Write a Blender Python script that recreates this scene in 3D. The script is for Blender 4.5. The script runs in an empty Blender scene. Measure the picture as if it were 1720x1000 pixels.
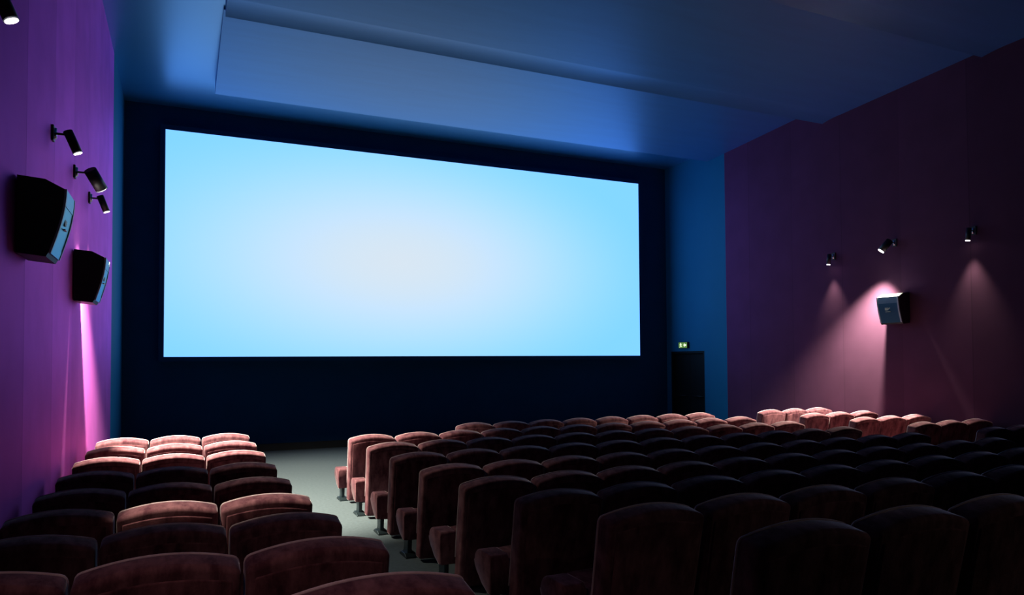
import bpy, bmesh, math, random
from mathutils import Vector, Matrix

random.seed(7)
S = bpy.context.scene
COL = S.collection
P = 1.1                      # row pitch in metres
PI = math.pi

# ------------------------------------------------------------------ helpers
def link(o, parent=None):
    COL.objects.link(o)
    if parent is not None:
        o.parent = parent
    return o

def mesh_obj(name, bm, mats, parent=None, smooth=True, loc=None, mat_world=None):
    me = bpy.data.meshes.new(name)
    bmesh.ops.recalc_face_normals(bm, faces=bm.faces[:])
    bm.to_mesh(me); bm.free()
    if not isinstance(mats, (list, tuple)):
        mats = [mats]
    for m in mats:
        me.materials.append(m)
    if smooth:
        for p in me.polygons:
            p.use_smooth = True
    o = bpy.data.objects.new(name, me)
    if loc is not None:
        o.location = loc
    if mat_world is not None:
        o.matrix_local = mat_world
    return link(o, parent)

def empty(name, loc=(0, 0, 0), rotz=0.0):
    o = bpy.data.objects.new(name, None)
    o.location = loc
    o.rotation_euler = (0, 0, rotz)
    o.empty_display_size = 0.1
    return link(o)

def tag(o, label=None, cat=None, group=None, kind=None):
    if label: o['label'] = label
    if cat: o['category'] = cat
    if group: o['group'] = group
    if kind: o['kind'] = kind
    return o

def box(bm, x0, x1, y0, y1, z0, z1, mi=0):
    v = [bm.verts.new((x, y, z)) for x in (x0, x1) for y in (y0, y1) for z in (z0, z1)]
    for f in ((0, 1, 3, 2), (4, 6, 7, 5), (0, 4, 5, 1), (2, 3, 7, 6), (0, 2, 6, 4), (1, 5, 7, 3)):
        bm.faces.new([v[i] for i in f]).material_index = mi
    return v

def bevel_all(bm, w, seg=2):
    bmesh.ops.bevel(bm, geom=bm.edges[:], offset=w, segments=seg, profile=0.5, affect='EDGES', clamp_overlap=True)

def axis_samples(h, r, n):
    a = [-h, -h + 0.35 * r, -h + 0.7 * r, -h + r]
    m = [(-h + r) + (2 * (h - r)) * i / n for i in range(1, n)]
    return a + m + [-x for x in reversed(a)]

def rounded_box(bm, hx, hy, hz, r, nx=6, ny=1, nz=6, fn=None):
    """a box with rounded edges, gridded so that it can be bent by fn"""
    r = min(r, hx * .999, hy * .999, hz * .999)
    X, Y, Z = axis_samples(hx, r, nx), axis_samples(hy, r, ny), axis_samples(hz, r, nz)
    cache = {}
    def V(i, j, k):
        key = (i, j, k)
        if key not in cache:
            p = Vector((X[i], Y[j], Z[k]))
            q = Vector((max(-(hx - r), min(hx - r, p.x)), max(-(hy - r), min(hy - r, p.y)), max(-(hz - r), min(hz - r, p.z))))
            d = p - q
            if d.length > 1e-9:
                p = q + d.normalized() * r
            if fn:
                p = Vector(fn(p))
            cache[key] = bm.verts.new(p)
        return cache[key]
    I, J, K = len(X) - 1, len(Y) - 1, len(Z) - 1
    for i in range(I):
        for j in range(J):
            for k in (0, K):
                bm.faces.new((V(i, j, k), V(i + 1, j, k), V(i + 1, j + 1, k), V(i, j + 1, k)))
        for k in range(K):
            for j in (0, J):
                bm.faces.new((V(i, j, k), V(i + 1, j, k), V(i + 1, j, k + 1), V(i, j, k + 1)))
    for j in range(J):
        for k in range(K):
            for i in (0, I):
                bm.faces.new((V(i, j, k), V(i, j + 1, k), V(i, j + 1, k + 1), V(i, j, k + 1)))

def tube(bm, a, b, r0, r1=None, n=20, caps=True):
    a, b = Vector(a), Vector(b)
    r1 = r0 if r1 is None else r1
    d = (b - a).normalized()
    s = d.orthogonal().normalized(); t = d.cross(s)
    A = [bm.verts.new(a + (s * math.cos(2 * PI * i / n) + t * math.sin(2 * PI * i / n)) * r0) for i in range(n)]
    B = [bm.verts.new(b + (s * math.cos(2 * PI * i / n) + t * math.sin(2 * PI * i / n)) * r1) for i in range(n)]
    for i in range(n):
        bm.faces.new((A[i], A[(i + 1) % n], B[(i + 1) % n], B[i]))
    if caps:
        bm.faces.new(list(reversed(A))); bm.faces.new(B)

def prism(bm, pts, x0, x1, mi=0):
    """extrude the (y, z) polygon pts along x"""
    A = [bm.verts.new((x0, y, z)) for y, z in pts]
    B = [bm.verts.new((x1, y, z)) for y, z in pts]
    n = len(pts)
    for i in range(n):
        bm.faces.new((A[i], A[(i + 1) % n], B[(i + 1) % n], B[i])).material_index = mi
    bm.faces.new(A).material_index = mi; bm.faces.new(list(reversed(B))).material_index = mi

# ------------------------------------------------------------------ materials
def new_mat(name):
    m = bpy.data.materials.new(name)
    m.use_nodes = True
    nt = m.node_tree
    return m, nt, nt.nodes['Principled BSDF']

def plain(name, col, rough=0.6, metal=0.0, spec=0.5, noise=0.0, scale=8.0):
    m, nt, b = new_mat(name)
    b.inputs['Base Color'].default_value = (*col, 1)
    b.inputs['Roughness'].default_value = rough
    b.inputs['Metallic'].default_value = metal
    b.inputs['Specular IOR Level'].default_value = spec
    if noise > 0:
        tc = nt.nodes.new('ShaderNodeTexCoord'); n = nt.nodes.new('ShaderNodeTexNoise')
        n.inputs['Scale'].default_value = scale; n.inputs['Detail'].default_value = 5
        mx = nt.nodes.new('ShaderNodeMix'); mx.data_type = 'RGBA'
        nt.links.new(tc.outputs['Object'], n.inputs['Vector'])
        nt.links.new(n.outputs['Fac'], mx.inputs['Factor'])
        mx.inputs['A'].default_value = tuple(c * (1 - noise) for c in col) + (1,)
        mx.inputs['B'].default_value = tuple(c * (1 + noise) for c in col) + (1,)
        nt.links.new(mx.outputs['Result'], b.inputs['Base Color'])
    return m

def velvet(name, dark, light, sheen, scale=9.0):
    m, nt, b = new_mat(name)
    tc = nt.nodes.new('ShaderNodeTexCoord')
    oi = nt.nodes.new('ShaderNodeObjectInfo')
    add = nt.nodes.new('ShaderNodeVectorMath'); add.operation = 'ADD'
    sc = nt.nodes.new('ShaderNodeVectorMath'); sc.operation = 'SCALE'; sc.inputs['Scale'].default_value = 31.0
    cb = nt.nodes.new('ShaderNodeCombineXYZ')
    for i in range(3):
        nt.links.new(oi.outputs['Random'], cb.inputs[i])
    nt.links.new(cb.outputs[0], sc.inputs[0])
    nt.links.new(tc.outputs['Object'], add.inputs[0]); nt.links.new(sc.outputs[0], add.inputs[1])
    mp = nt.nodes.new('ShaderNodeMapping'); mp.inputs['Scale'].default_value = (1.6, 1.0, 0.7)
    nt.links.new(add.outputs[0], mp.inputs['Vector'])
    n = nt.nodes.new('ShaderNodeTexNoise'); n.inputs['Scale'].default_value = scale; n.inputs['Detail'].default_value = 6; n.inputs['Roughness'].default_value = .62
    nt.links.new(mp.outputs[0], n.inputs['Vector'])
    r = nt.nodes.new('ShaderNodeValToRGB')
    r.color_ramp.elements[0].position = .36; r.color_ramp.elements[0].color = (*dark, 1)
    r.color_ramp.elements[1].position = .66; r.color_ramp.elements[1].color = (*light, 1)
    nt.links.new(n.outputs['Fac'], r.inputs['Fac']); nt.links.new(r.outputs['Color'], b.inputs['Base Color'])
    n2 = nt.nodes.new('ShaderNodeTexNoise'); n2.inputs['Scale'].default_value = 140; n2.inputs['Detail'].default_value = 2
    nt.links.new(add.outputs[0], n2.inputs['Vector'])
    bp = nt.nodes.new('ShaderNodeBump'); bp.inputs['Strength'].default_value = .25; bp.inputs['Distance'].default_value = .004
    nt.links.new(n2.outputs['Fac'], bp.inputs['Height']); nt.links.new(bp.outputs['Normal'], b.inputs['Normal'])
    b.inputs['Roughness'].default_value = .95
    b.inputs['Specular IOR Level'].default_value = .1
    b.inputs['Sheen Weight'].default_value = sheen
    b.inputs['Sheen Roughness'].default_value = .22
    b.inputs['Sheen Tint'].default_value = (1.0, .78, .80, 1)
    return m

def satin(m, tint, rough, weight, power, scale_by=None):
    """adds a gloss layer that grows towards grazing angles"""
    nt = m.node_tree; b = nt.nodes['Principled BSDF']
    b.inputs['Specular IOR Level'].default_value = 0
    g = nt.nodes.new('ShaderNodeBsdfGlossy'); g.inputs['Roughness'].default_value = rough; g.inputs['Color'].default_value = (*tint, 1)
    lw = nt.nodes.new('ShaderNodeLayerWeight'); lw.inputs['Blend'].default_value = .5
    pw = nt.nodes.new('ShaderNodeMath'); pw.operation = 'POWER'; pw.inputs[1].default_value = power
    ml = nt.nodes.new('ShaderNodeMath'); ml.operation = 'MULTIPLY'; ml.inputs[1].default_value = weight; ml.use_clamp = True
    nt.links.new(lw.outputs['Facing'], pw.inputs[0]); nt.links.new(pw.outputs[0], ml.inputs[0])
    ms = nt.nodes.new('ShaderNodeMixShader')
    nt.links.new(ml.outputs[0], ms.inputs['Fac']); nt.links.new(b.outputs[0], ms.inputs[1]); nt.links.new(g.outputs[0], ms.inputs[2])
    nt.links.new(ms.outputs[0], nt.nodes['Material Output'].inputs['Surface'])
    return m

def seamed_wall(name, col, pitch, rough, spec, sheen, tint):
    """stretched fabric: each vertical width of cloth a slightly different tone, a thin seam between"""
    m, nt, b = new_mat(name)
    tc = nt.nodes.new('ShaderNodeTexCoord'); sp = nt.nodes.new('ShaderNodeSeparateXYZ')
    nt.links.new(tc.outputs['Object'], sp.inputs[0])
    def math_(op, a, bv=None):
        k = nt.nodes.new('ShaderNodeMath'); k.operation = op
        if hasattr(a, 'links'): nt.links.new(a, k.inputs[0])
        else: k.inputs[0].default_value = a
        if bv is not None:
            if hasattr(bv, 'links'): nt.links.new(bv, k.inputs[1])
            else: k.inputs[1].default_value = bv
        return k.outputs[0]
    s = math_('DIVIDE', sp.outputs['Y'], pitch)
    fl = math_('FLOOR', s)
    fr = math_('FRACT', s)
    wn = nt.nodes.new('ShaderNodeTexWhiteNoise'); wn.noise_dimensions = '1D'
    nt.links.new(fl, wn.inputs['W'])
    val = math_('ADD', math_('MULTIPLY', wn.outputs['Value'], .30), .85)
    seam = math_('GREATER_THAN', fr, .985)
    val = math_('SUBTRACT', val, math_('MULTIPLY', seam, .14))
    n = nt.nodes.new('ShaderNodeTexNoise'); n.inputs['Scale'].default_value = 2.0; n.inputs['Detail'].default_value = 6
    nt.links.new(tc.outputs['Object'], n.inputs['Vector'])
    val = math_('MULTIPLY', val, math_('ADD', math_('MULTIPLY', n.outputs['Fac'], .3), .85))
    mx = nt.nodes.new('ShaderNodeMix'); mx.data_type = 'RGBA'; mx.blend_type = 'MULTIPLY'; mx.inputs['Factor'].default_value = 1
    mx.inputs['A'].default_value = (*col, 1)
    nt.links.new(val, mx.inputs['B'])
    nt.links.new(mx.outputs['Result'], b.inputs['Base Color'])
    b.inputs['Roughness'].default_value = .95
    b.inputs['Specular IOR Level'].default_value = 0
    # satin nap: a coloured gloss that grows towards grazing angles
    g = nt.nodes.new('ShaderNodeBsdfGlossy'); g.inputs['Roughness'].default_value = rough
    mg = nt.nodes.new('ShaderNodeMix'); mg.data_type = 'RGBA'; mg.blend_type = 'MULTIPLY'; mg.inputs['Factor'].default_value = 1
    mg.inputs['A'].default_value = (*tint, 1); nt.links.new(val, mg.inputs['B'])
    nt.links.new(mg.outputs['Result'], g.inputs['Color'])
    lw = nt.nodes.new('ShaderNodeLayerWeight'); lw.inputs['Blend'].default_value = .5
    fac = math_('MULTIPLY', math_('POWER', lw.outputs['Facing'], 2.6), sheen)
    ms = nt.nodes.new('ShaderNodeMixShader')
    nt.links.new(fac, ms.inputs['Fac']); nt.links.new(b.outputs[0], ms.inputs[1]); nt.links.new(g.outputs[0], ms.inputs[2])
    nt.links.new(ms.outputs[0], nt.nodes['Material Output'].inputs['Surface'])
    return m

def streaked(name, col, amount, rough=.7, spec=.3):
    """painted board with faint long roller streaks along X"""
    m, nt, b = new_mat(name)
    tc = nt.nodes.new('ShaderNodeTexCoord'); mp = nt.nodes.new('ShaderNodeMapping')
    mp.inputs['Scale'].default_value = (.35, 3.2, 1)
    nt.links.new(tc.outputs['Object'], mp.inputs['Vector'])
    n = nt.nodes.new('ShaderNodeTexNoise'); n.inputs['Scale'].default_value = 1.6; n.inputs['Detail'].default_value = 7; n.inputs['Roughness'].default_value = .6
    nt.links.new(mp.outputs[0], n.inputs['Vector'])
    r = nt.nodes.new('ShaderNodeValToRGB')
    r.color_ramp.elements[0].position = .3; r.color_ramp.elements[0].color = tuple(c * (1 - amount) for c in col) + (1,)
    r.color_ramp.elements[1].position = .72; r.color_ramp.elements[1].color = tuple(c * (1 + amount) for c in col) + (1,)
    nt.links.new(n.outputs['Fac'], r.inputs['Fac']); nt.links.new(r.outputs['Color'], b.inputs['Base Color'])
    b.inputs['Roughness'].default_value = rough
    b.inputs['Specular IOR Level'].default_value = spec
    return m

def emitter(name, col, strength):
    m = bpy.data.materials.new(name); m.use_nodes = True
    nt = m.node_tree
    b = nt.nodes['Principled BSDF']
    b.inputs['Base Color'].default_value = (.1, .1, .1, 1)
    b.inputs['Emission Color'].default_value = (*col, 1)
    b.inputs['Emission Strength'].default_value = strength
    return m

M = {}
M['velvet'] = velvet('maroon_velvet', (.090, .028, .040), (.245, .098, .114), .8)
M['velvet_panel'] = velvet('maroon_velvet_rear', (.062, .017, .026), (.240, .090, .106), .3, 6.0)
M['rim_highlight'] = velvet('velvet_rim_highlight', (.50, .33, .37), (.66, .48, .52), 1.0)  # much paler than the velvet, imitating the rim light from the screen
M['black_metal'] = plain('black_metal', (.012, .013, .016), .45, 0, .5)
M['steel'] = plain('dark_steel', (.03, .045, .055), .4, .6)
M['chrome'] = plain('brushed_chrome', (.65, .67, .72), .22, 1.0)
M['purple'] = seamed_wall('purple_fabric', (.085, .036, .064), 1.35, .62, 0, .95, (.95, .21, .86))
M['blue_wall'] = plain('blue_wall_paint', (.005, .17, .35), .7, 0, .3, .08, 1.5)
M['blue_ceiling'] = satin(plain('blue_ceiling_paint', (.012, .20, .46), .75, 0, .3, .10, 1.2), (.62, .78, 1.0), .32, 1.0, 2.0)
M['baffle'] = satin(streaked('blue_baffle_paint', (.028, .16, .40), .09, .62, .4), (.50, .68, 1.0), .42, .82, 2.0)
M['masking'] = plain('black_masking_cloth', (.003, .042, .115), .95, 0, .1, .15, 3)
M['rear_dark'] = plain('dark_rear_wall', (.006, .004, .01), .9, 0, .2)
M['carpet'] = plain('grey_carpet', (.085, .103, .118), .95, 0, .1, .28, 26)
M['skirting'] = plain('black_skirting', (.006, .008, .01), .6)
M['cabinet'] = plain('black_cabinet', (.008, .008, .010), .5, 0, .4)
M['bezel'] = plain('grey_bezel', (.38, .42, .48), .45, 0, .5)
M['grille'] = satin(plain('blue_grey_grille', (.03, .075, .15), .5), (.25, .50, .62), .3, .9, 1.5)
M['trim'] = satin(plain('grey_blue_trim', (.12, .18, .26), .5), (.32, .52, .66), .3, .8, 1.5)
M['emblem'] = plain('pale_emblem', (.55, .62, .45), .4, 0, .5)
M['lens'] = emitter('lit_lens', (1.0, .93, .86), 9.0)
M['door'] = plain('black_door', (.004, .006, .008), .6, 0, .3)
M['sign_green'] = emitter('sign_green', (.22, .50, .05), .45)
M['sign_white'] = emitter('sign_white', (.85, 1.0, .70), 1.3)

def screen_material(cx, cz):
    m = bpy.data.materials.new('projected_picture'); m.use_nodes = True
    nt = m.node_tree; nt.nodes.clear()
    out = nt.nodes.new('ShaderNodeOutputMaterial'); em = nt.nodes.new('ShaderNodeEmission')
    tc = nt.nodes.new('ShaderNodeTexCoord'); mp = nt.nodes.new('ShaderNodeMapping'); mp.vector_type = 'POINT'
    mp.inputs['Location'].default_value = (-cx / 7.2, 0, -cz / 3.3)
    mp.inputs['Scale'].default_value = (1 / 7.2, 0, 1 / 3.3)
    nt.links.new(tc.outputs['Object'], mp.inputs['Vector'])
    ln = nt.nodes.new('ShaderNodeVectorMath'); ln.operation = 'LENGTH'
    nt.links.new(mp.outputs[0], ln.inputs[0])
    r = nt.nodes.new('ShaderNodeValToRGB'); r.color_ramp.interpolation = 'B_SPLINE'
    e = r.color_ramp.elements
    e[0].position = 0; e[0].color = (.70, .80, .45, 1)
    e[1].position = 1; e[1].color = (.22, .68, .90, 1)
    for pos, c in ((.25, (.65, .80, .47)), (.50, (.48, .78, .55)), (.75, (.31, .73, .70))):
        k = e.new(pos); k.color = (*c, 1)
    vm = nt.nodes.new('ShaderNodeVectorMath'); vm.operation = 'MULTIPLY'; vm.inputs[1].default_value = (1, 1, 2.0)
    nt.links.new(ln.outputs['Value'], r.inputs['Fac'])
    nt.links.new(r.outputs['Color'], vm.inputs[0]); nt.links.new(vm.outputs[0], em.inputs['Color'])
    em.inputs['Strength'].default_value = 1.0
    nt.links.new(em.outputs[0], out.inputs['Surface'])
    return m

# ------------------------------------------------------------------ the hall
CAMZ = 1.968
XL, XR = -1.1385, 12.53
YF, YB = 16.82, -4.2
YP = 14.33                   # where the purple cloth ends and the blue paint begins
ZC = CAMZ + 5.46

def floor_z(y):
    v = y / P - .3
    if v >= 6.782: return 0.0
    if v < 0.2:
        return P * .0131 * (6.582 ** 2 + 2 * 6.582 * (.2 - v))
    return P * .0131 * (6.782 - v) ** 2

bm = bmesh.new()
ys = [YB - .2 + (YF + .4 - YB) * i / 80 for i in range(81)]
prev = None
for y in ys:
    a = bm.verts.new((XL - .2, y, floor_z(y))); b = bm.verts.new((XR + .2, y, floor_z(y)))
    c = bm.verts.new((XL - .2, y, -.3)); d = bm.verts.new((XR + .2, y, -.3))
    if prev:
        bm.faces.new((prev[0], prev[1], b, a)); bm.faces.new((prev[2], prev[3], d, c))
        bm.faces.new((prev[0], a, c, prev[2])); bm.faces.new((prev[1], prev[3], d, b))
    else:
        bm.faces.new((a, b, d, c))
    prev = (a, b, c, d)
bm.faces.new((prev[0], prev[2], prev[3], prev[1]))
tag(mesh_obj('floor', bm, M['carpet']), 'grey carpeted floor, level below the screen and rising gently towards the back', 'floor', kind='structure')

bm = bmesh.new(); box(bm, XL - .2, XR + .2, YB - .2, YF + .2, ZC, ZC + .25)
tag(mesh_obj('ceiling', bm, M['blue_ceiling'], smooth=False), 'high blue ceiling above the baffles', 'ceiling', kind='structure')

bm = bmesh.new()
box(bm, XL - .2, XL, YB, YP, -.3, ZC); box(bm, XL - .2, XL, YP, YF, -.3, ZC, 1)
tag(mesh_obj('wall_left', bm, [M['purple'], M['blue_wall']], smooth=False), 'purple cloth side wall beside the left seat block, blue next to the screen', 'wall', kind='structure')

# right wall: with the doorway opening
DY0, DY1, DZ = 15.2, 16.62, 2.20
bm = bmesh.new()
box(bm, XR, XR + .2, YB, YP, -.3, ZC)
box(bm, XR, XR + .2, YP, DY0, -.3, ZC, 1)
box(bm, XR, XR + .2, DY1, YF, -.3, ZC, 1)
box(bm, XR, XR + .2, DY0, DY1, DZ, ZC, 1)
tag(mesh_obj('wall_right', bm, [M['purple'], M['blue_wall']], smooth=False), 'purple cloth side wall on the far right, blue around the exit door', 'wall', kind='structure')

bm = bmesh.new(); box(bm, XL - .2, XR + .2, YF, YF + .2, -.3, ZC)
tag(mesh_obj('wall_front', bm, M['masking'], smooth=False), 'black cloth wall behind the screen', 'wall', kind='structure')
bm = bmesh.new(); box(bm, XL - .2, XR + .2, YB - .2, YB, -.3, ZC)
tag(mesh_obj('wall_back', bm, M['rear_dark'], smooth=False), 'dark rear wall of the hall', 'wall', kind='structure')

bm = bmesh.new(); box(bm, XL, XR, YF - .035, YF, 0, .16)
tag(mesh_obj('baseboard_front', bm, M['skirting'], smooth=False), 'black skirting along the foot of the screen wall', 'baseboard', kind='structure')

# exit door
t = empty('door_1', (XR, (DY0 + DY1) / 2, 0)); tag(t, 'black double exit door in the blue wall beside the screen', 'door', kind='structure')
w = DY1 - DY0
bm = bmesh.new()
box(bm, .0, .19, -w / 2, -w / 2 + .06, 0, DZ); box(bm, .0, .19, w / 2 - .06, w / 2, 0, DZ); box(bm, .0, .19, -w / 2 + .06, w / 2 - .06, DZ - .06, DZ)
mesh_obj('door_frame', bm, M['door'], t, False)
for s in (-1, 1):
    bm = bmesh.new()
    y0, y1 = (-w / 2 + .065, -.004) if s < 0 else (.004, w / 2 - .065)
    box(bm, .09, .135, y0, y1, .01, DZ - .065); bevel_all(bm, .004, 1)
    lf = mesh_obj('door_leaf', bm, M['door'], t, False)
    bm = bmesh.new(); tube(bm, (.05, s * .12, .98), (.05, s * .62, .98), .016); tube(bm, (.05, s * .14, .98), (.092, s * .14, .98), .012); tube(bm, (.05, s * .6, .98), (.092, s * .6, .98), .012)
    mesh_obj('push_bar', bm, M['black_metal'], lf)

# exit sign above the door
ez, ey = CAMZ + .40, 16.01
t = empty('exit_sign', (XR, ey, ez)); tag(t, 'small lit green exit sign over the black door', 'sign')
bm = bmesh.new(); box(bm, -.07, 0, -.19, .19, -.085, .085); bevel_all(bm, .008)
mesh_obj('sign_housing', bm, M['black_metal'], t, False)
bm = bmesh.new(); box(bm, -.074, -.068, -.178, .178, -.074, .074)
pn = mesh_obj('sign_panel', bm, M['sign_green'], t, False)
# running figure and doorway on the far half, arrow on the near half (the sign is read from the hall: +y is its left)
bm = bmesh.new()
def flat(bm, pts, x0=-.0785, x1=-.073):
    prism(bm, pts, x0, x1)
cxy = .085
c8 = [(cxy - .005 + .014 * math.cos(k * PI / 4), .048 + .014 * math.sin(k * PI / 4)) for k in range(8)]
flat(bm, c8)
flat(bm, [(cxy + .022, .030), (cxy - .008, .034), (cxy - .022, -.012), (cxy + .006, -.016)])
flat(bm, [(cxy - .002, -.010), (cxy + .018, -.014), (cxy + .050, -.060), (cxy + .034, -.062)])
flat(bm, [(cxy - .022, -.008), (cxy - .004, -.014), (cxy - .018, -.040), (cxy - .048, -.052), (cxy - .052, -.040), (cxy - .030, -.032)])
flat(bm, [(cxy + .014, .034), (cxy + .022, .026), (cxy + .052, .006), (cxy + .046, -.002)])
flat(bm, [(cxy - .008, .032), (cxy - .046, .020), (cxy - .044, .010), (cxy - .010, .018)])
mesh_obj('running_figure', bm, M['sign_white'], pn, False)
bm = bmesh.new(); ay = -.095
flat(bm, [(ay + .062, 0), (ay + .012, .052), (ay + .012, .020), (ay - .055, .020), (ay - .055, -.020), (ay + .012, -.020), (ay + .012, -.052)])
mesh_obj('arrow', bm, M['sign_white'], pn, False)

# cinema screen
SX0, SX1, SZ0, SZ1, SY = -.362, 11.50, CAMZ + .122, CAMZ + 4.905, 16.654
t = empty('cinema_screen', ((SX0 + SX1) / 2, YF, 0)); tag(t, 'huge glowing pale blue cinema screen on the black front wall', 'screen')
ox = (SX0 + SX1) / 2
bm = bmesh.new(); n = 24
box(bm, SX0 - ox, SX1 - ox, SY - YF, SY - YF + .02, SZ0, SZ1)
mesh_obj('projection_surface', bm, screen_material(4.7 - ox, CAMZ + 2.35), t, False)
bm = bmesh.new(); q = .10
for x0, x1, z0, z1 in ((SX0 - q, SX1 + q, SZ1, SZ1 + q), (SX0 - q, SX1 + q, SZ0 - q, SZ0), (SX0 - q, SX0, SZ0, SZ1), (SX1, SX1 + q, SZ0, SZ1)):
    box(bm, x0 - ox, x1 - ox, SY - YF - .012, 0, z0, z1)
mesh_obj('masking_frame', bm, M['masking'], t, False)

# three sloping ceiling baffles, each falling towards the screen
BX0 = .534
def baffle(name, y_far, z_far, y_near, z_near, label, lip=None):
    pts = [(y_far, z_far)]
    if lip:
        pts += [(y_far - k * lip[0] / 16, z_far + lip[1] * (1 - (1 - k / 16) ** 2)) for k in range(1, 17)]
    pts += [(y_near, z_near), (y_near, ZC - .004), (y_far, ZC - .004)]
    bm = bmesh.new(); prism(bm, pts, BX0, XR - .002)
    bmesh.ops.translate(bm, verts=bm.verts[:], vec=(-(BX0 + XR) / 2, -y_far, -z_far))
    o = mesh_obj(name, bm, M['baffle'], None, False, loc=((BX0 + XR) / 2, y_far, z_far))
    return tag(o, label, 'ceiling baffle', 'ceiling baffles')
baffle('ceiling_baffle', 14.98, CAMZ + 5.215, 11.75, CAMZ + 5.42, 'brightest blue ceiling baffle, nearest the screen')
baffle('ceiling_baffle', 11.23, CAMZ + 5.077, 7.83, CAMZ + 5.30, 'darker blue ceiling baffle between the bright one and the black one', (.50, .055))
baffle('ceiling_baffle', 7.81, CAMZ + 5.20, 3.6, CAMZ + 5.40, 'almost black ceiling baffle at the top right', (.5, .05))

# ------------------------------------------------------------------ speakers
def speaker(x_wall, side, y0, z0, label, W=.47, H=.60):
    """side +1: on the left wall, facing +x; built with depth along +X and width along Y, then turned"""
    t = empty('wall_speaker', (x_wall, y0 + W / 2, z0), 0 if side > 0 else PI)
    tag(t, label, 'speaker', 'wall speakers')
    front = []
    for k in range(9):
        a = k / 8
        front.append((.215 + (.315 - .215) * math.sin(a * PI / 2 * .98), .03 + (.49) * a))
    prof = [(.012, 0.02), (.20, 0.0)] + front + [(.19, H - .015), (.012, H)]
    def ext(pts, a, b, mat, name, parent, bev=0):
        bm = bmesh.new()
        A = [bm.verts.new((d, a, z)) for d, z in pts]; B = [bm.verts.new((d, b, z)) for d, z in pts]
        n = len(pts)
        for i in range(n):
            bm.faces.new((A[i], A[(i + 1) % n], B[(i + 1) % n], B[i]))
        bm.faces.new(A); bm.faces.new(list(reversed(B)))
        if bev: 
            bmesh.ops.bevel(bm, geom=[e for e in bm.edges if abs(e.verts[0].co.y - e.verts[1].co.y) < 1e-6], offset=bev, segments=2, affect='EDGES', clamp_overlap=True)
        return mesh_obj(name, bm, mat, parent, False)
    body = ext(prof, -W / 2, W / 2, M['cabinet'], 'cabinet', t, .004)
    # bezel: a rim following the curved front, with the recessed grille inside
    rim = [(d + .001, z) for d, z in front] + [(d + .016, z) for d, z in reversed(front)]
    for a, b in ((-W / 2 + .006, -W / 2 + .032), (W / 2 - .032, W / 2 - .006)):
        ext(rim, a, b, M['bezel'], 'bezel', t)
    gr = [(d + .001, z) for d, z in front[1:7]] + [(d + .009, z) for d, z in reversed(front[1:7])]
    g = ext(gr, -W / 2 + .033, W / 2 - .033, M['grille'], 'grille', t)
    hb = [(d + .001, z) for d, z in front[6:]] + [(d + .013, z) for d, z in reversed(front[6:])]
    ext(hb, -W / 2 + .033, W / 2 - .033, M['trim'], 'horn_strip', t)
    lb = [(d + .001, z) for d, z in front[:2]] + [(d + .012, z) for d, z in reversed(front[:2])]
    ext(lb, -W / 2 + .033, W / 2 - .033, M['grille'], 'lower_trim', t)
    # pale emblem on the grille
    bm = bmesh.new()
    mz = .30; md = .215 + .1 * math.sin((mz - .03) / .49 * PI / 2 * .98) + .009
    pts = []
    for y0_, y1_, za, zb in ((-.07, -.055, .27, .335), (-.045, -.030, .28, .335), (-.055, -.02, .265, .280), (-.015, .0, .27, .335), (.0, .035, .322, .335), (.0, .03, .295, .307), (.028, .04, .30, .33), (-.06, .04, .235, .243)):
        box(bm, md - .012, md + .003, y0_, y1_, za, zb)
    mesh_obj('emblem', bm, M['emblem'], g, False)
    bm = bmesh.new(); box(bm, 0, .014, -.12, .12, .12, .46)
    mesh_obj('wall_bracket', bm, M['black_metal'], t, False)
    return t
speaker(XL, 1, 6.33, CAMZ + .80, 'larger-looking black wedge speaker on the purple wall, nearer the camera')
speaker(XL, 1, 9.42, CAMZ + .69, 'smaller-looking black wedge speaker low on the purple wall, further towards the screen')
speaker(XR, -1, 9.26, CAMZ + .655, 'black wedge speaker under the lamps on the right wall, its top lit')

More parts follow.
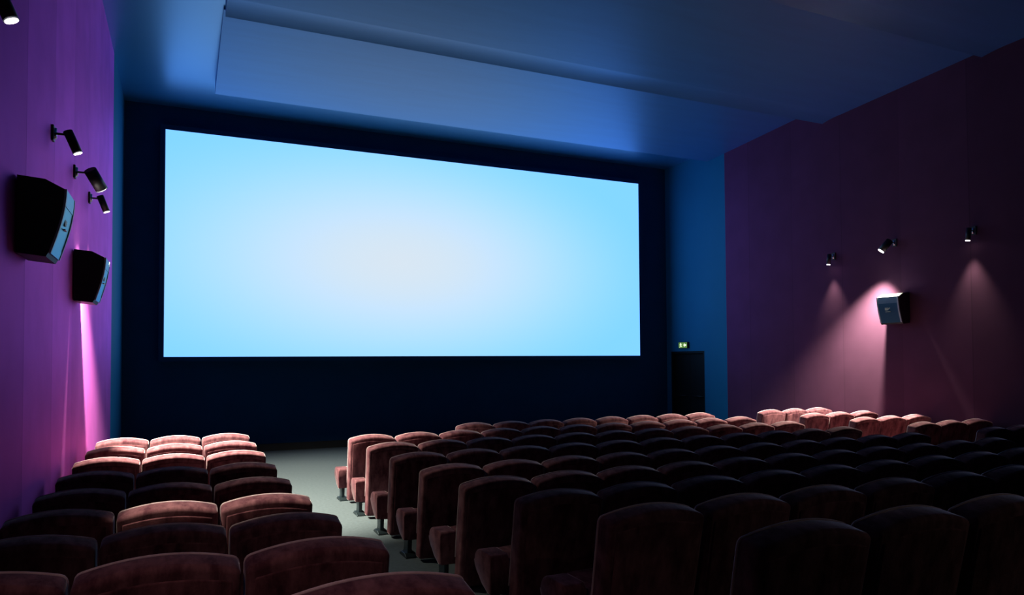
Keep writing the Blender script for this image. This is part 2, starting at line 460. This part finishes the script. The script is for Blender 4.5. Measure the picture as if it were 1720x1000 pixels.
# ------------------------------------------------------------------ wall lamps
def wall_lamp(x_wall, side, y, zb, axis, length, rad, arm, label, watts, aim, cone, blend, lens_on=True, col=(1.0, .97, .74), size=.04, aim_from=None):
    t = empty('wall_spotlight', (x_wall, y, zb)); tag(t, label, 'spotlight', 'wall spotlights')
    s = side
    bm = bmesh.new(); box(bm, min(0, s * .022), max(0, s * .022), -.045, .045, -.075, .075); bevel_all(bm, .006)
    mesh_obj('wall_plate', bm, M['black_metal'], t, False)
    bm = bmesh.new(); tube(bm, (s * .022, 0, -.05), (s * .022, 0, .05), .020, n=12)
    mesh_obj('plate_trim', bm, M['chrome'], t)
    pv = Vector((s * arm, 0, 0))
    bm = bmesh.new(); tube(bm, (s * .02, 0, 0), pv, .011, n=12)
    mesh_obj('arm', bm, M['black_metal'], t)
    a = Vector((s * axis[0], axis[1], axis[2])).normalized()
    top = pv + Vector((s * (rad * .9), 0, .014)) - a * (length * .12)
    end = top + a * length
    bm = bmesh.new(); tube(bm, top, end, rad, n=28)
    bmesh.ops.bevel(bm, geom=[e for e in bm.edges if len(e.link_faces) == 2 and any(len(f.verts) > 4 for f in e.link_faces)], offset=rad * .08, segments=2, affect='EDGES')
    h = mesh_obj('housing', bm, M['black_metal'], t)
    for p in h.data.polygons:
        p.use_smooth = len(p.vertices) <= 4
    bm = bmesh.new(); tube(bm, end - a * .004, end + a * .008, rad * 1.0, n=28)
    tube(bm, end - a * .004, end + a * .008, rad * 1.0, n=28, caps=False)
    rg = mesh_obj('lens_ring', bm, M['chrome'], t, False)
    bm = bmesh.new(); tube(bm, end + a * .006, end + a * .011, rad * .86, n=28)
    mesh_obj('lens', bm, M['lens'], t, False)
    if watts:
        L = bpy.data.lights.new('spot_bulb', 'SPOT'); L.energy = watts; L.color = col
        L.spot_size = math.radians(cone); L.spot_blend = blend; L.shadow_soft_size = size
        o = bpy.data.objects.new('spot_bulb', L)
        o.location = end + a * .05
        d = Vector((s * aim[0], aim[1], aim[2])).normalized()
        o.rotation_euler = d.to_track_quat('-Z', 'Y').to_euler()
        link(o, t)
    return t
ZL = CAMZ + 2.17
A_AX, B_AX, C_AX = (.42, .05, -1), (.62, .50, -1), (.38, .05, -1)
SA = dict(length=.215, rad=.042, arm=.10); SB = dict(length=.25, rad=.068, arm=.11)
wall_lamp(XL, 1, 7.92, ZL, A_AX, label='slim black wall spotlight with glowing lens above the nearer left speaker', watts=190, aim=(2.7, -1.2, -3.4), cone=50, blend=1, **SA)
wall_lamp(XL, 1, 9.43, ZL, (.58, .72, -1), label='fat black wall spotlight pointing away, middle of the left wall trio', watts=4400, aim=(.36, .33, -1), cone=85, blend=.55, **SB)
wall_lamp(XL, 1, 10.85, ZL, C_AX, label='slim black wall spotlight on the purple wall closest to the blue strip', watts=190, aim=(.05, 0, -1), cone=62, blend=1, **SA)
wall_lamp(XL, 1, 4.98, ZL, A_AX, label='black wall spotlight cut off by the top left corner', watts=680, aim=(1.25, .36, -2.9), cone=31, blend=.5, **SA)
wall_lamp(XR, -1, 10.99, ZL, (.10, .05, -1), label='small right wall spotlight closest to the screen', watts=105, aim=(.04, 0, -1), cone=62, blend=1, **SA)
wall_lamp(XR, -1, 9.55, ZL + .07, B_AX, label='dazzling right wall spotlight straight above the speaker', watts=4500, aim=(.34, .20, -1), cone=94, blend=.65, **SB)
wall_lamp(XR, -1, 8.02, ZL + .05, (.10, .05, -1), label='right wall spotlight furthest from the screen', watts=105, aim=(.04, 0, -1), cone=62, blend=1, **SA)
# two unseen lamps added behind the camera to light the nearest rows
wall_lamp(XL, 1, 1.1, ZL, B_AX, label='added black wall spotlight, unseen behind the camera on the left wall', watts=60, aim=(1.1, 1.5, -3), cone=56, blend=1, col=(1.0, .70, .66), **SB)

wall_lamp(XR, -1, -2.0, ZL, B_AX, label='added black wall spotlight, unseen behind the camera on the right wall', watts=130, aim=(8.3, 4.2, -2.85), cone=17, blend=1, **SB)  # added out of view to brighten the nearest middle-block chair backs

# ------------------------------------------------------------------ seats
SW = .652                    # seat pitch along the row
HX, HY, HT, LEAN, ARCH = .317, .072, .8875, .205, .054
def back_shape(hx_ref):
    def f(p, zc, yoff):
        x, y, z = p.x, p.y, p.z + zc
        k = x / hx_ref
        tz = max(0.0, min(1.0, z / HT))
        return (x * (1 - .03 * (1 - tz)), y + yoff - .33 + HY + LEAN * (HT - z) - .03 + .022 * k * k, z + ARCH * (1 - k * k) * tz ** 2 + (.17 * p.y) * tz ** 3)
    return f
BS = back_shape(HX)
def make_seat():
    t = empty('cinema_chair')
    bm = bmesh.new(); z0, z1 = .035, HT
    rounded_box(bm, HX, HY, (z1 - z0) / 2, .028, 10, 2, 8, lambda p: BS(p, (z1 + z0) / 2, 0))
    br = mesh_obj('backrest', bm, M['velvet'], t)
    # pale tube round the front edge, standing in for screen light on the rim
    hz, zc = (z1 - z0) / 2, (z1 + z0) / 2
    ex, ez, ey = HX - .006, hz - .006, HY - .004
    path = [(-ex, -hz + .24 + (2 * hz - .27) * k / 8) for k in range(9)]
    path += [(-ex + .004, ez - .010), (-ex + .012, ez - .002), (-ex + .024, ez)]
    path += [(-ex + .024 + 2 * (ex - .024) * k / 14, ez) for k in range(1, 14)]
    path += [(-x, z) for x, z in reversed(path[:12])]
    pts = [Vector(BS(Vector((x, ey, z)), zc, 0)) for x, z in path]
    bm = bmesh.new(); rings = []
    for k, q in enumerate(pts):
        d = (pts[min(k + 1, len(pts) - 1)] - pts[max(k - 1, 0)]).normalized()
        a = Vector((0, 1, 0)); a = (a - d * a.dot(d)).normalized(); c = d.cross(a)
        rings.append([bm.verts.new(q + (a * math.cos(2 * PI * i / 8) + c * math.sin(2 * PI * i / 8)) * .0075) for i in range(8)])
    for A, B in zip(rings, rings[1:]):
        for i in range(8):
            bm.faces.new((A[i], A[(i + 1) % 8], B[(i + 1) % 8], B[i]))
    bm.faces.new(rings[0]); bm.faces.new(list(reversed(rings[-1])))
    mesh_obj('rim_highlight', bm, M['rim_highlight'], br)
    bm = bmesh.new(); a0, a1 = .075, HT - .062
    rounded_box(bm, HX - .034, .012, (a1 - a0) / 2, .010, 10, 1, 8, lambda p: BS(p, (a1 + a0) / 2, -HY + .006))
    mesh_obj('back_panel', bm, M['velvet_panel'], t)
    bm = bmesh.new()
    rounded_box(bm, .245, .215, .085, .045, 6, 5, 1, lambda p: (p.x, p.y + .215 + .02, p.z + .315 + .06 * p.y + .012 * (1 - (p.x / .245) ** 2)))
    mesh_obj('seat_cushion', bm, M['velvet'], t)
    return t

def arm_mesh():
    bm = bmesh.new()
    # side outline in (y, z): straight behind, round on top in front, slanting back to the foot
    pts = [(-.010, .185), (-.010, .425)]
    for k in range(0, 7):
        a = PI / 2 + PI / 2 * (1 - k / 6)
        pts.append((.020 + .030 * math.cos(a), .430 + .030 * math.sin(a)))
    for k in range(0, 9):
        a = PI / 2 * (1 - k / 8)
        pts.append((.215 + .095 * math.cos(a), .365 + .095 * math.sin(a)))
    pts += [(.310, .33), (.27, .285), (.16, .225), (.05, .175)]
    # remove near duplicates
    cl = []
    for q in pts:
        if not cl or (Vector(q) - Vector(cl[-1])).length > .004: cl.append(q)
    prism(bm, cl, -.073, .073)
    bmesh.ops.bevel(bm, geom=[e for e in bm.edges if abs(e.verts[0].co.x - e.verts[1].co.x) < 1e-6], offset=.016, segments=3, profile=.5, affect='EDGES', clamp_overlap=True)
    me = bpy.data.meshes.new('armrest'); bmesh.ops.recalc_face_normals(bm, faces=bm.faces[:]); bm.to_mesh(me); bm.free()
    me.materials.append(M['velvet'])
    for p in me.polygons: p.use_smooth = True
    return me
ARM = arm_mesh()
def pedestal_mesh():
    bm = bmesh.new()
    prism(bm, [(.02, .04), (.14, .04), (.17, .20), (.0, .20)], -.022, .022)
    prism(bm, [(-.04, .0), (.21, .0), (.20, .018), (.14, .045), (.02, .045), (-.03, .018)], -.055, .055)
    prism(bm, [(.15, .02), (.20, .02), (.10, .20), (.07, .20)], -.018, .018)
    bevel_all(bm, .005, 1)
    me = bpy.data.meshes.new('pedestal'); bm.to_mesh(me); bm.free(); me.materials.append(M['steel'])
    return me
PED = pedestal_mesh()
def link_mesh():
    bm = bmesh.new()
    rounded_box(bm, .045, .055, .035, .02, 2, 2, 2)
    me = bpy.data.meshes.new('arm_joint'); bmesh.ops.recalc_face_normals(bm, faces=bm.faces[:]); bm.to_mesh(me); bm.free()
    me.materials.append(M['velvet'])
    for p in me.polygons: p.use_smooth = True
    return me
JOINT = link_mesh()

proto = make_seat()
proto_parts = list(proto.children)
first = [True]
def child(name, data, parent, loc):
    o = bpy.data.objects.new(name, data); o.location = loc
    return link(o, parent)
def place_seat(x, row, label, group, right_arm=False):
    y = P * (10.011 - (row - 1)) + .33
    z = floor_z(y)
    if first[0]:
        t = proto; first[0] = False
    else:
        t = proto.copy(); COL.objects.link(t)
        for ch in proto_parts:
            c = ch.copy(); COL.objects.link(c); c.parent = t
            for sub in ch.children:
                d = sub.copy(); COL.objects.link(d); d.parent = c
    t.location = (x, y, z)
    tag(t, label, 'chair', group)
    for s in ((-1, 1) if right_arm else (-1,)):
        a = child('armrest', ARM, t, (s * SW / 2, .05, 0))
        child('pedestal', PED, t, (s * SW / 2, .085, 0))
    return t

ORD = ['zeroth', 'first', 'second', 'third', 'fourth', 'fifth', 'sixth', 'seventh', 'eighth', 'ninth', 'tenth', 'eleventh']
ROWN = {1: 'row nearest the screen', 2: 'second row from the screen', 3: 'third row from the screen', 4: 'fourth row from the screen', 5: 'fifth row from the screen',
        6: 'fourth row from the camera', 7: 'third row from the camera', 8: 'second row from the camera', 9: 'row nearest the camera'}
seat_at = {}
F, YAW = 1210.3556, .4286
def px(x, y):
    return 860 + F * (x * math.cos(YAW) - y * math.sin(YAW)) / (y * math.cos(YAW) + x * math.sin(YAW))
L0, M0, R0 = -.9628 * P, 1.8871 * P, 9.5331 * P
MW = (8.4905 - 1.8871) * P / 11
for row in range(1, 10):
    yv = P * (10.011 - (row - 1))
    for c, what in enumerate(('against the purple wall', 'in the middle', 'beside the aisle')):
        x = L0 + SW * (c + .5)
        if px(x + SW / 2, yv) < -20: continue
        seat_at['L', row, c] = place_seat(x, row, 'maroon velvet chair %s, left block, %s' % (what, ROWN[row]), 'chairs of the left block', c == 2)
    for c in range(11):
        if row == 1 and c < 3: continue
        x = M0 + MW * (c + .5)
        if px(x - SW / 2, yv) > 1790: continue
        n = ('%s from the left aisle' % ORD[c + 1]) if not (row == 1) else ('%s of eight from the left' % ORD[c - 2])
        seat_at['M', row, c] = place_seat(x, row, 'velvet chair %s, middle block, %s' % (n, ROWN[row]), 'chairs of the middle block', c == 10)
    for c, what in enumerate(('beside the right aisle', 'in the middle', 'against the right wall')):
        x = R0 + SW * (c + .5)
        if px(x - SW / 2, yv) > 1790: continue
        seat_at['R', row, c] = place_seat(x, row, 'maroon velvet chair %s, right block, %s' % (what, ROWN[row]), 'chairs of the right block', c == 2)

# ------------------------------------------------------------------ camera and world
def camera():
    f, yaw, pit, rol, cy = 1210.3556, .4286, .0299, -.0057, 570.02
    fw = Vector((math.sin(yaw) * math.cos(pit), math.cos(yaw) * math.cos(pit), math.sin(pit)))
    r0 = Vector((math.cos(yaw), -math.sin(yaw), 0))
    u0 = Vector((-math.sin(pit) * math.sin(yaw), -math.sin(pit) * math.cos(yaw), math.cos(pit)))
    R = r0 * math.cos(rol) + u0 * math.sin(rol); U = -r0 * math.sin(rol) + u0 * math.cos(rol)
    cd = bpy.data.cameras.new('camera'); co = bpy.data.objects.new('camera', cd); COL.objects.link(co)
    cd.sensor_fit = 'HORIZONTAL'; cd.sensor_width = 36; cd.lens = f * 36 / 1720
    cd.shift_y = (cy - 500) / 1720
    cd.clip_start = .05
    mw = Matrix((R, U, -fw)).transposed().to_4x4(); mw.translation = (0, 0, CAMZ)
    co.matrix_world = mw
    S.camera = co
camera()
w = bpy.data.worlds.new('world'); S.world = w; w.use_nodes = True
w.node_tree.nodes['Background'].inputs['Color'].default_value = (0, 0, 0, 1)
S.view_settings.view_transform = 'Standard'
S.view_settings.look = 'None'
S.view_settings.exposure = 0.0
S.view_settings.gamma = 1.0
